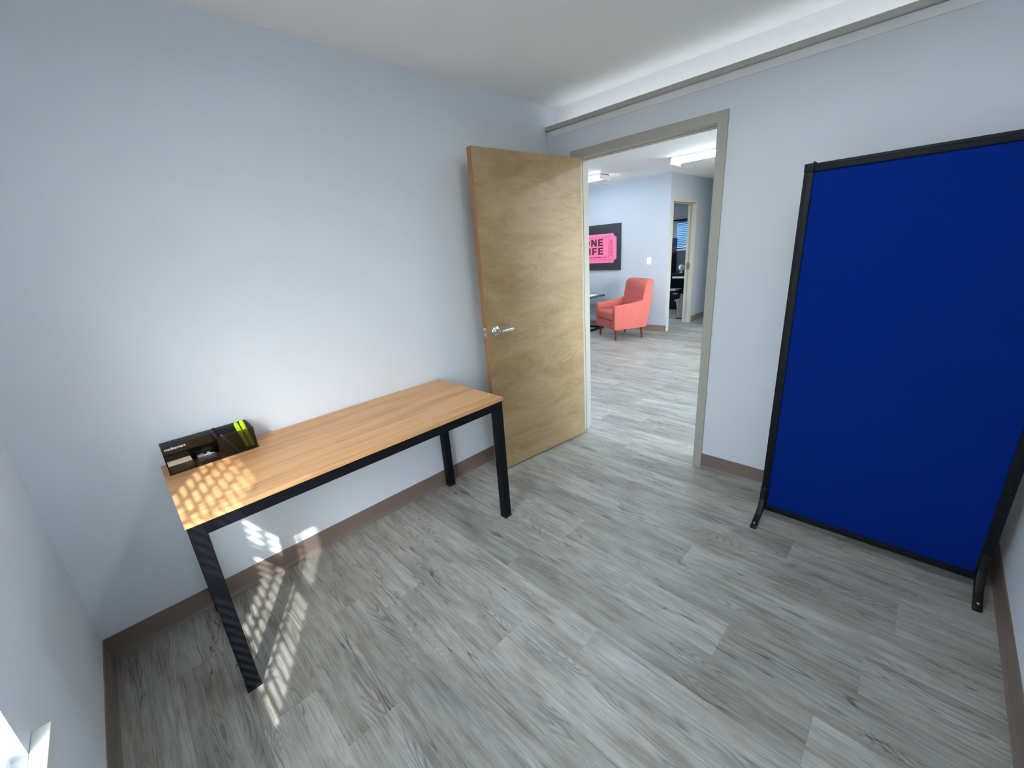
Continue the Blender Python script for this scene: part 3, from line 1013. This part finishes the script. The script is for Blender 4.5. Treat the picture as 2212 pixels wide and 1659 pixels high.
# door_frame() with axis 'y' puts the wall thickness along x
boxes('strike_plate', [(XH - 0.085, XH - 0.040, D2B - 0.022, D2B - 0.0155, 0.95, 1.06)], M['brass_dull'], f2)
portal('lounge_portal', (3.70, (LW0 + LW1) / 2, (LZ0 + LZ1) / 2), LW1 - LW0, LZ1 - LZ0, (-1, 0, 0))
lw = thing('window_2', 'lounge window in the right-hand side wall', 'window', (3.66, (LW0 + LW1) / 2, LZ0), kind='structure')
boxes('window_frame', [(3.63, 3.69, LW0, LW0 + .04, LZ0, LZ1), (3.63, 3.69, LW1 - .04, LW1, LZ0, LZ1), (3.63, 3.69, LW0 + .04, LW1 - .04, LZ0, LZ0 + .04), (3.63, 3.69, LW0 + .04, LW1 - .04, LZ1 - .04, LZ1)], M['sill'], lw)
boxes('pane', [(3.655, 3.662, LW0 + .04, LW1 - .04, LZ0 + .04, LZ1 - .04)], M['glass'], lw)


# ------------------------------------------------------------------ ceiling fixtures
def fixture(x0, x1, y0, y1, label, H2=H2, group='lounge fluorescent fixtures'):
    t = thing('ceiling_light', label, 'ceiling light', ((x0 + x1) / 2, (y0 + y1) / 2, H2 - 0.085), group=group)
    z0, z1 = H2 - 0.085, H2 - 0.0005
    yc = (y0 + y1) / 2
    bm = bmesh.new()
    box(bm, x0, x1, y0 + 0.05, y1 - 0.05, z1 - 0.022, z1)
    obj('housing', bm, M['fixture'], t)
    for x in (x0, x1 - 0.004):
        bm = bmesh.new()
        prism(bm, [(y0 + 0.03, z1 - 0.012), (y1 - 0.03, z1 - 0.012), (y1, z0), (y0, z0)], x, x + 0.004, 'x')
        obj('end_plate', bm, M['fixture'], t)
    for ya, yb in ((y0, y0 + 0.03), (y1, y1 - 0.03)):
        bm = bmesh.new()
        prism(bm, [(ya, z0), (ya + (0.003 if yb > ya else -0.003), z0), (yb + (0.003 if yb > ya else -0.003), z1 - 0.012), (yb, z1 - 0.012)], x0 + 0.004, x1 - 0.004, 'x')
        obj('side_lens' if group else 'fill_side_reflector', bm, M['lens'] if group else M['fixture'], t)
    for d in (-0.06, 0.06):
        bm = bmesh.new()
        cyl(bm, (x0 + 0.03, yc + d, z0 + 0.035), (x1 - 0.03, yc + d, z0 + 0.035), 0.016, n=12)
        obj('lamp_tube', bm, M['tube'] if group else M['fill_tube_office'], t, smooth=True)


fixture(1.02, 2.24, -1.62, -1.32, 'added unseen fill fixture in the middle of the small office ceiling', H, None)  # added out of frame as fill light for the room
fixture(-0.42, 0.80, 2.86, 3.16, 'lit white fluorescent fixture beside the top right of the doorway')
fixture(-2.68, -1.46, 2.88, 3.18, 'lit white fluorescent fixture above the ticket canvas')
fixture(-0.42, 0.80, 0.95, 1.25, 'added unseen fluorescent fixture just beyond the doorway, above its head')  # this row of three is added, unseen, to brighten the lounge floor
fixture(1.55, 2.77, 0.95, 1.25, 'added unseen fluorescent fixture over the hidden right part of the lounge')
fixture(-2.68, -1.46, 0.95, 1.25, 'added unseen fluorescent fixture over the hidden left part of the lounge')

# ------------------------------------------------------------------ ticket canvas
CX1, CX0, CZ1, CZ0 = -1.787, -2.985, 1.806, 1.031
CY = YF - 0.032
cv = thing('ticket_canvas', 'black canvas with a pink ONE LIFE ticket on the lounge wall', 'wall art', ((CX0 + CX1) / 2, CY, CZ0))
boxes('canvas', [(CX0, CX1, CY, YF - 0.001, CZ0, CZ1)], M['canvas'], cv, bev=0.002)
tx0, tx1, tz0, tz1 = CX0 + 0.075, CX1 - 0.075, CZ0 + 0.128, CZ1 - 0.156
rn = 0.062


def arc(cx, cz, a0, a1, r, n=7):
    return [(cx + r * math.cos(math.radians(a0 + (a1 - a0) * i / n)), cz + r * math.sin(math.radians(a0 + (a1 - a0) * i / n))) for i in range(n + 1)]


pts = []
pts += arc(tx1, tz1, 180, 270, rn)            # top right notch
nz = 15
span = (tz1 - rn) - (tz0 + rn)
for i in range(nz):
    za = tz1 - rn - span * (i + 0.3) / nz
    zb = tz1 - rn - span * (i + 0.7) / nz
    pts += [(tx1, za), (tx1 - 0.008, (za + zb) / 2), (tx1, zb)]
pts += arc(tx1, tz0, 90, 180, rn)
pts += arc(tx0, tz0, 0, 90, rn)
for i in range(nz):
    za = tz0 + rn + span * (i + 0.3) / nz
    zb = tz0 + rn + span * (i + 0.7) / nz
    pts += [(tx0, za), (tx0 + 0.008, (za + zb) / 2), (tx0, zb)]
pts += arc(tx0, tz1, 270, 360, rn)
bm = bmesh.new()
prism(bm, pts, CY - 0.0012, CY - 0.0001, 'y')
bmesh.ops.triangulate(bm, faces=[f for f in bm.faces if len(f.verts) > 4])
tk = obj('ticket', bm, M['pink'], cv)
ty = CY - 0.0013


def flat(bm, pts):
    prism(bm, pts, ty - 0.0008, ty, 'y')


def rect(bm, x0, x1, z0, z1):
    flat(bm, [(x0, z0), (x1, z0), (x1, z1), (x0, z1)])


# border lines
bm = bmesh.new()
bx0, bx1, bz0, bz1 = tx0 + 0.068, CX1 - 0.143, tz0 + 0.057, tz1 - 0.052
sx = CX1 - 0.234
lw_ = 0.005
rect(bm, bx0, bx1, bz1 - lw_, bz1); rect(bm, bx0, bx1, bz0, bz0 + lw_)
rect(bm, bx1 - lw_, bx1, bz0 + lw_, bz1 - lw_); rect(bm, bx0, bx0 + lw_, bz0 + lw_, bz1 - lw_)
rect(bm, sx - lw_ / 2, sx + lw_ / 2, bz0 + lw_, bz1 - lw_)
rect(bm, CX0 + 0.234 - lw_ / 2, CX0 + 0.234 + lw_ / 2, bz0 + lw_, bz1 - lw_)
obj('border_lines', bm, M['ink_red'], cv)


def letter(ch, x1, z0, h):
    """right edge x1; returns left edge"""
    bm = bmesh.new()
    s = 0.036
    wd = {'E': 0.105, 'N': 0.118, 'O': 0.135, 'F': 0.098, 'I': s, 'L': 0.098}[ch]
    x0 = x1 - wd
    z1 = z0 + h
    t = 0.026
    if ch in 'EFL':
        P = [(x0, z0), (x0, z1)]
        if ch == 'E':
            P = [(x0, z0), (x1, z0), (x1, z0 + t), (x0 + s, z0 + t), (x0 + s, z0 + h / 2 - t / 2), (x1 - 0.008, z0 + h / 2 - t / 2), (x1 - 0.008, z0 + h / 2 + t / 2), (x0 + s, z0 + h / 2 + t / 2), (x0 + s, z1 - t), (x1, z1 - t), (x1, z1), (x0, z1)]
        elif ch == 'F':
            P = [(x0, z0), (x0 + s, z0), (x0 + s, z0 + h / 2 - t / 2 - .004), (x1 - 0.008, z0 + h / 2 - t / 2 - .004), (x1 - 0.008, z0 + h / 2 + t / 2 - .004), (x0 + s, z0 + h / 2 + t / 2 - .004), (x0 + s, z1 - t), (x1, z1 - t), (x1, z1), (x0, z1)]
        else:
            P = [(x0, z0), (x1, z0), (x1, z0 + t), (x0 + s, z0 + t), (x0 + s, z1), (x0, z1)]
        flat(bm, P)
    elif ch == 'I':
        rect(bm, x0, x1, z0, z1)
    elif ch == 'N':
        flat(bm, [(x0, z0), (x0 + 0.033, z0), (x0 + 0.033, z1 - 0.060), (x1 - 0.036, z0), (x1, z0), (x1, z1), (x1 - 0.033, z1), (x1 - 0.033, z0 + 0.060), (x0 + 0.036, z1), (x0, z1)])
    elif ch == 'O':
        cx_, cz_ = (x0 + x1) / 2, z0 + h / 2
        n = 28
        for i in range(n):
            a, b = 2 * math.pi * i / n, 2 * math.pi * (i + 1) / n
            flat(bm, [(cx_ + wd / 2 * math.cos(a), cz_ + (h / 2 + .002) * math.sin(a)), (cx_ + wd / 2 * math.cos(b), cz_ + (h / 2 + .002) * math.sin(b)),
                      (cx_ + (wd / 2 - .036) * math.cos(b), cz_ + (h / 2 - .027) * math.sin(b)), (cx_ + (wd / 2 - .036) * math.cos(a), cz_ + (h / 2 - .027) * math.sin(a))])
    bmesh.ops.triangulate(bm, faces=[f for f in bm.faces if len(f.verts) > 4])
    obj('letter', bm, M['ink'], cv)
    return x0


E1 = CX1 - 0.343
x = E1
for ch, gap in (('E', 0.030), ('N', 0.026), ('O', 0)):
    x = letter(ch, x, CZ1 - 0.236 - 0.122, 0.122) - gap
x = E1
for ch, gap in (('E', 0.030), ('F', 0.034), ('I', 0.034), ('L', 0)):
    x = letter(ch, x, CZ1 - 0.382 - 0.120, 0.120) - gap
MY = Matrix(((1, 0, 0, 0), (0, 0, -1, 0), (0, 1, 0, 0), (0, 0, 0, 1)))
text_mesh('small_print', 'every second. Make it count.', 0.033, M['ink'], cv, Matrix.Translation((CX1 - 0.262, ty - 0.0006, bz0 + 0.030)) @ MY, 0.0004, 0.0008, 'RIGHT')
text_mesh('number', '4002001', 0.085, M['ink_red'], cv, Matrix.Translation((sx + 0.020, ty - 0.0006, bz1 - 0.045)) @ Matrix.Rotation(math.radians(90), 4, 'Y') @ MY, 0.0004, 0.0, 'LEFT', space=0.98)

# light switch
sw_ = thing('light_switch', 'white wall switch plate to the right of the ticket canvas', 'switch', (-1.268, YF - 0.006, 1.105))
boxes('plate', [(-1.306, -1.230, YF - 0.006, YF - 0.0004, 1.105, 1.222)], M['white_plastic'], sw_, bev=0.002)
boxes('toggle', [(-1.273, -1.263, YF - 0.016, YF - 0.0062, 1.156, 1.176)], M['white_plastic'], sw_, bev=0.001)

# ------------------------------------------------------------------ coral armchair
ac = thing('armchair', 'coral upholstered armchair with tapered dark wooden legs in the lounge', 'armchair', (-1.405, 3.43, 0), math.radians(150))
# local: +Y is the front of the chair, +X its left side as seen in the photo
AW, YFc, YBk = 0.325, 0.300, -0.300
ZB = 0.175
at = 0.075


def chair_part(name, bm, mat, **k):
    return obj(name, bm, mat, ac, smooth=True, world=False, **k)


for s in (-1, 1):
    bm = bmesh.new()
    x0, x1 = (AW - at, AW) if s > 0 else (-AW, -AW + at)
    P = [(YFc - 0.012, ZB), (YFc, ZB + 0.02), (YFc, 0.525), (YFc - 0.012, 0.550), (YFc - 0.04, 0.558), (0.0, 0.572), (YBk + 0.13, 0.600), (YBk + 0.02, 0.640), (YBk - 0.055, 0.640), (YBk + 0.035, ZB + 0.02), (YBk + 0.05, ZB)]
    prism(bm, P, x0, x1, 'x', bev=0.014, seg=3)
    chair_part('arm', bm, M['coral'])
bm = bmesh.new()
box(bm, -AW + at - 0.004, AW - at + 0.004, YBk + 0.06, YFc - 0.012, ZB, 0.315, bev=0.012, seg=3)
chair_part('seat_base', bm, M['coral'])
bm = bmesh.new()
box(bm, -AW + at + 0.003, AW - at - 0.003, YBk + 0.14, YFc + 0.012, 0.312, 0.440, bev=0.045, seg=5)
for v in bm.verts:
    if v.co.z > 0.4:
        v.co.z += 0.02 * max(0, 1 - (v.co.x / 0.25) ** 2) + 0.01 * (v.co.y / 0.3)
chair_part('seat_cushion', bm, M['coral'])
bm = bmesh.new()
sh = lambda z: -0.185 * (z - 0.2)          # recline
x1 = AW - 0.012
n = 8
rings = []
for z, fw, yo in ((0.19, 0.93, 0), (0.45, 0.97, 0), (0.62, 1.0, 0), (0.78, 1.0, 0), (0.87, 0.985, 0), (0.898, 0.955, -0.006), (0.912, 0.90, -0.02)):
    yfm = YBk + 0.155 + sh(z) + 0.02
    ybm = YBk + 0.03 + sh(z)
    if z > 0.88: yfm -= 0.02 if z < 0.91 else 0.045; ybm += 0.008 if z < 0.91 else 0.03
    wv_ = x1 * fw
    ring = []
    c = 0.022
    for xx, yy in ((-wv_ + c, yfm), (0, yfm + 0.012), (wv_ - c, yfm), (wv_, yfm - c), (wv_, ybm + c), (wv_ - c, ybm), (0, ybm - 0.01), (-wv_ + c, ybm), (-wv_, ybm + c), (-wv_, yfm - c)):
        ring.append(bm.verts.new((xx, yy, z)))
    rings.append(ring)
for a, b in zip(rings, rings[1:]):
    for i in range(10):
        bm.faces.new((a[i], a[(i + 1) % 10], b[(i + 1) % 10], b[i]))
bm.faces.new(rings[0]); bm.faces.new(rings[-1])
chair_part('backrest', bm, M['coral'])
for sx_ in (-1, 1):
    for yy in (YFc - 0.065, YBk + 0.085):
        bm = bmesh.new()
        fx, fy = sx_ * (AW - 0.065), yy
        ox, oy = sx_ * 0.008, (0.008 if yy > 0 else -0.008)
        cyl(bm, (fx + ox, fy + oy, 0.0), (fx, fy, ZB + 0.005), 0.013, 0.026, 14)
        chair_part('leg', bm, M['mahogany'])

# ------------------------------------------------------------------ side table beside the armchair
st = thing('side_table', 'black C-shaped side table half hidden behind the door frame', 'table', (-2.36, 3.74, 0))
boxes('table_top', [(-2.68, -2.05, 3.53, 3.95, 0.585, 0.612)], M['tabletop_dark'], st, bev=0.002)
boxes('base_frame', [(-2.66, -2.07, 3.54, 3.575, 0, 0.03), (-2.66, -2.07, 3.90, 3.935, 0, 0.03), (-2.105, -2.07, 3.575, 3.90, 0, 0.03)], M['black'], st)
boxes('upright', [(-2.66, -2.62, 3.54, 3.575, 0.03, 0.585)], M['black'], st)
boxes('upright', [(-2.66, -2.62, 3.90, 3.935, 0.03, 0.585)], M['black'], st)
o = centred(boxes('magazine', [(-2.42, -2.14, 3.60, 3.86, 0.613, 0.620)], M['paper'], bev=0.001))
tag(o, 'pale magazine lying on the black side table', 'magazine')

# ------------------------------------------------------------------ office beyond the second doorway
dk = thing('office_desk', 'black office desk below the far window', 'desk', (-1.95, 6.65, 0))
boxes('desk_top', [(-2.75, -1.12, 6.33, 6.97, 0.735, 0.765)], M['black_plastic'], dk, bev=0.003)
boxes('side_panel', [(-2.75, -2.72, 6.37, 6.95, 0.0, 0.735)], M['black_plastic'], dk)
boxes('side_panel', [(-1.15, -1.12, 6.37, 6.95, 0.0, 0.735)], M['black_plastic'], dk)
boxes('back_panel', [(-2.72, -1.15, 6.90, 6.92, 0.10, 0.735)], M['black_plastic'], dk)
bm = bmesh.new()
box(bm, -2.2, -1.64, 6.36, 6.88, 0.0, 0.40, bev=0.003)
cab = obj('drawer_unit', bm, M['black_plastic'], dk)
boxes('drawer_front', [(-2.19, -1.65, 6.348, 6.360, 0.21, 0.39)], M['black_plastic'], cab)
boxes('handle', [(-1.86, -1.76, 6.335, 6.347, 0.335, 0.350)], M['steel'], cab)
o = centred(boxes('paper_stack', [(-2.12, -1.83, 6.40, 6.70, 0.401, 0.425)], M['paper'], bev=0.001)); tag(o, 'white papers lying on the low drawer unit', 'papers')
o = centred(boxes('keyboard_tray', [(-1.87, -1.35, 6.30, 6.329, 0.672, 0.712)], M['paper'], bev=0.002)); tag(o, 'white tray front below the black desk top', 'tray')
o.parent = dk; o.location -= dk.location
for k in ('label', 'category'):
    if k in o: del o[k]
ht = thing('shelf_unit', 'narrow black shelf unit standing on the far desk', 'shelf', (-2.110, 6.80, 0.765))
boxes('side_panel', [(-2.095, -2.075, 6.66, 6.925, 0.7655, 1.50)], M['black_plastic'], ht)
boxes('side_panel', [(-2.450, -2.430, 6.66, 6.925, 0.7655, 1.50)], M['black_plastic'], ht)
boxes('back_panel', [(-2.430, -2.095, 6.905, 6.925, 0.7655, 1.50)], M['black_plastic'], ht)
boxes('shelf_board', [(-2.430, -2.095, 6.66, 6.905, 1.09, 1.115)], M['paper'], ht)
boxes('shelf_board', [(-2.430, -2.095, 6.66, 6.905, 1.475, 1.50)], M['black_plastic'], ht)
bm = bmesh.new()
box(bm, -2.430, -2.085, 6.68, 6.92, 1.501, 1.80, bev=0.002)
box(bm, -2.435, -2.080, 6.675, 6.925, 1.800, 1.845, bev=0.002)
o = centred(obj('storage_box', bm, M['cream'])); tag(o, 'cream storage box on top of the narrow black shelf unit', 'box')
bm = bmesh.new()
lathe(bm, [(0.035, 0), (0.04, 0.004), (0.012, 0.012), (0.010, 0.05), (0.045, 0.07), (0.062, 0.11), (0.055, 0.15), (0.02, 0.175)], 20, (-1.80, 6.58, 0.766))
o = centred(obj('white_figurine', bm, M['paper'], smooth=True)); tag(o, 'small rounded white object on the far desk beside the door frame', 'ornament')
ob = thing('office_blind', 'dark-trimmed white slat blind over the far office window', 'blind', (-2.17, YO - 0.03, 1.25))
boxes('valance', [(-2.245, -1.70, YO - 0.055, YO - 0.004, 1.842, 1.885)], M['black_plastic'], ob, bev=0.002)
for i in range(12):
    bm = bmesh.new()
    lathe(bm, [(0.002, 0.0), (0.008, 0.004), (0.008, 0.012), (0.002, 0.016)], 8, (-2.23 + i * 0.045 + 0.012 * (i % 2), YO - 0.03, 1.884))
    obj('valance_bead', bm, M['black_plastic'], ob, smooth=True)
boxes('bottom_rail', [(-2.235, -1.71, YO - 0.05, YO - 0.01, 1.262, 1.292)], M['black_plastic'], ob, bev=0.002)
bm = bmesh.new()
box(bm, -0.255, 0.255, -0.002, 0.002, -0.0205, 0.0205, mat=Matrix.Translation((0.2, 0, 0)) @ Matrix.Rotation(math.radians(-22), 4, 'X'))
sl = obj('slat', bm, M['daylit_slat'], ob, world=False)
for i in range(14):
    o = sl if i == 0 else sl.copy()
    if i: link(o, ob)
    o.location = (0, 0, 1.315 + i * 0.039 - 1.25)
for lx_ in (-1.86, -2.21):
    bm = bmesh.new()
    cyl(bm, (lx_, YO - 0.055, 1.28), (lx_, YO - 0.055, 1.86), 0.004, n=6)
    obj('ladder_tape', bm, M['tabletop_dark'], ob)
w3 = thing('window_3', 'far office window behind the dark-trimmed blind', 'window', (-2.17, YO + 0.06, 1.22), kind='structure')
boxes('window_frame', [(-2.62, -2.58, YO + 0.03, YO + 0.09, 1.22, 1.90), (-1.76, -1.72, YO + 0.03, YO + 0.09, 1.22, 1.90), (-2.58, -1.76, YO + 0.03, YO + 0.09, 1.22, 1.26), (-2.58, -1.76, YO + 0.03, YO + 0.09, 1.86, 1.90)], M['sill'], w3)
boxes('pane', [(-2.58, -1.76, YO + 0.055, YO + 0.062, 1.26, 1.86)], M['glass'], w3)
w4 = thing('added_window_4', 'added unseen office side window in the left-hand wall', 'window', (-4.66, 5.7, 0.9), kind='structure')  # added out of view to brighten the dark far office
boxes('window_frame', [(-4.69, -4.63, 4.9, 4.94, 0.9, 2.1), (-4.69, -4.63, 6.46, 6.5, 0.9, 2.1), (-4.69, -4.63, 4.94, 6.46, 0.9, 0.94), (-4.69, -4.63, 4.94, 6.46, 2.06, 2.1)], M['sill'], w4)  # frame of the added window
boxes('pane', [(-4.662, -4.655, 4.94, 6.46, 0.94, 2.06)], M['glass'], w4)  # pane of the added window
portal('office_side_portal', (-4.70, 5.7, 1.5), 1.6, 1.2, (1, 0, 0))
portal('office_portal', (-2.17, YO + 0.10, 1.56), 0.9, 0.68, (0, -1, 0))

# waste bin
wb = thing('waste_bin', 'clear grey plastic waste bin inside the second doorway', 'bin', (-1.20, 5.40, 0))
bm = bmesh.new()
def ringr(z, hx, hy, c):
    return [bm.verts.new((-1.20 + sx * (hx - dx), 5.40 + sy * (hy - dy), z)) for sx, sy, dx, dy in
            ((-1, -1, c, 0), (1, -1, c, 0), (1, -1, 0, c), (1, 1, 0, c), (1, 1, c, 0), (-1, 1, c, 0), (-1, 1, 0, c), (-1, -1, 0, c))]
rs = [ringr(0.012, 0.085, 0.085, 0.025), ringr(0.335, 0.125, 0.125, 0.03), ringr(0.340, 0.15, 0.15, 0.03), ringr(0.358, 0.15, 0.15, 0.03), ringr(0.358, 0.125, 0.125, 0.03), ringr(0.03, 0.08, 0.08, 0.025)]
for a, b in zip(rs, rs[1:]):
    for i in range(8):
        bm.faces.new((a[i], a[(i + 1) % 8], b[(i + 1) % 8], b[i]))
bm.faces.new(rs[0]); bm.faces.new(rs[-1])
obj('bin_body', bm, M['bin'], wb)
boxes('bin_base', [(-1.305, -1.095, 5.295, 5.505, 0, 0.011)], M['black_plastic'], wb)
bm = bmesh.new()
box(bm, -0.035, 0.045, -0.004, 0.004, 0, 0.25, mat=Matrix.Translation((-1.262, 5.36, 0.22)) @ Matrix.Rotation(0.15, 4, 'Y'))
o = centred(obj('cardboard_piece', bm, M['card'])); tag(o, 'tan cardboard sticking out of the waste bin', 'cardboard')
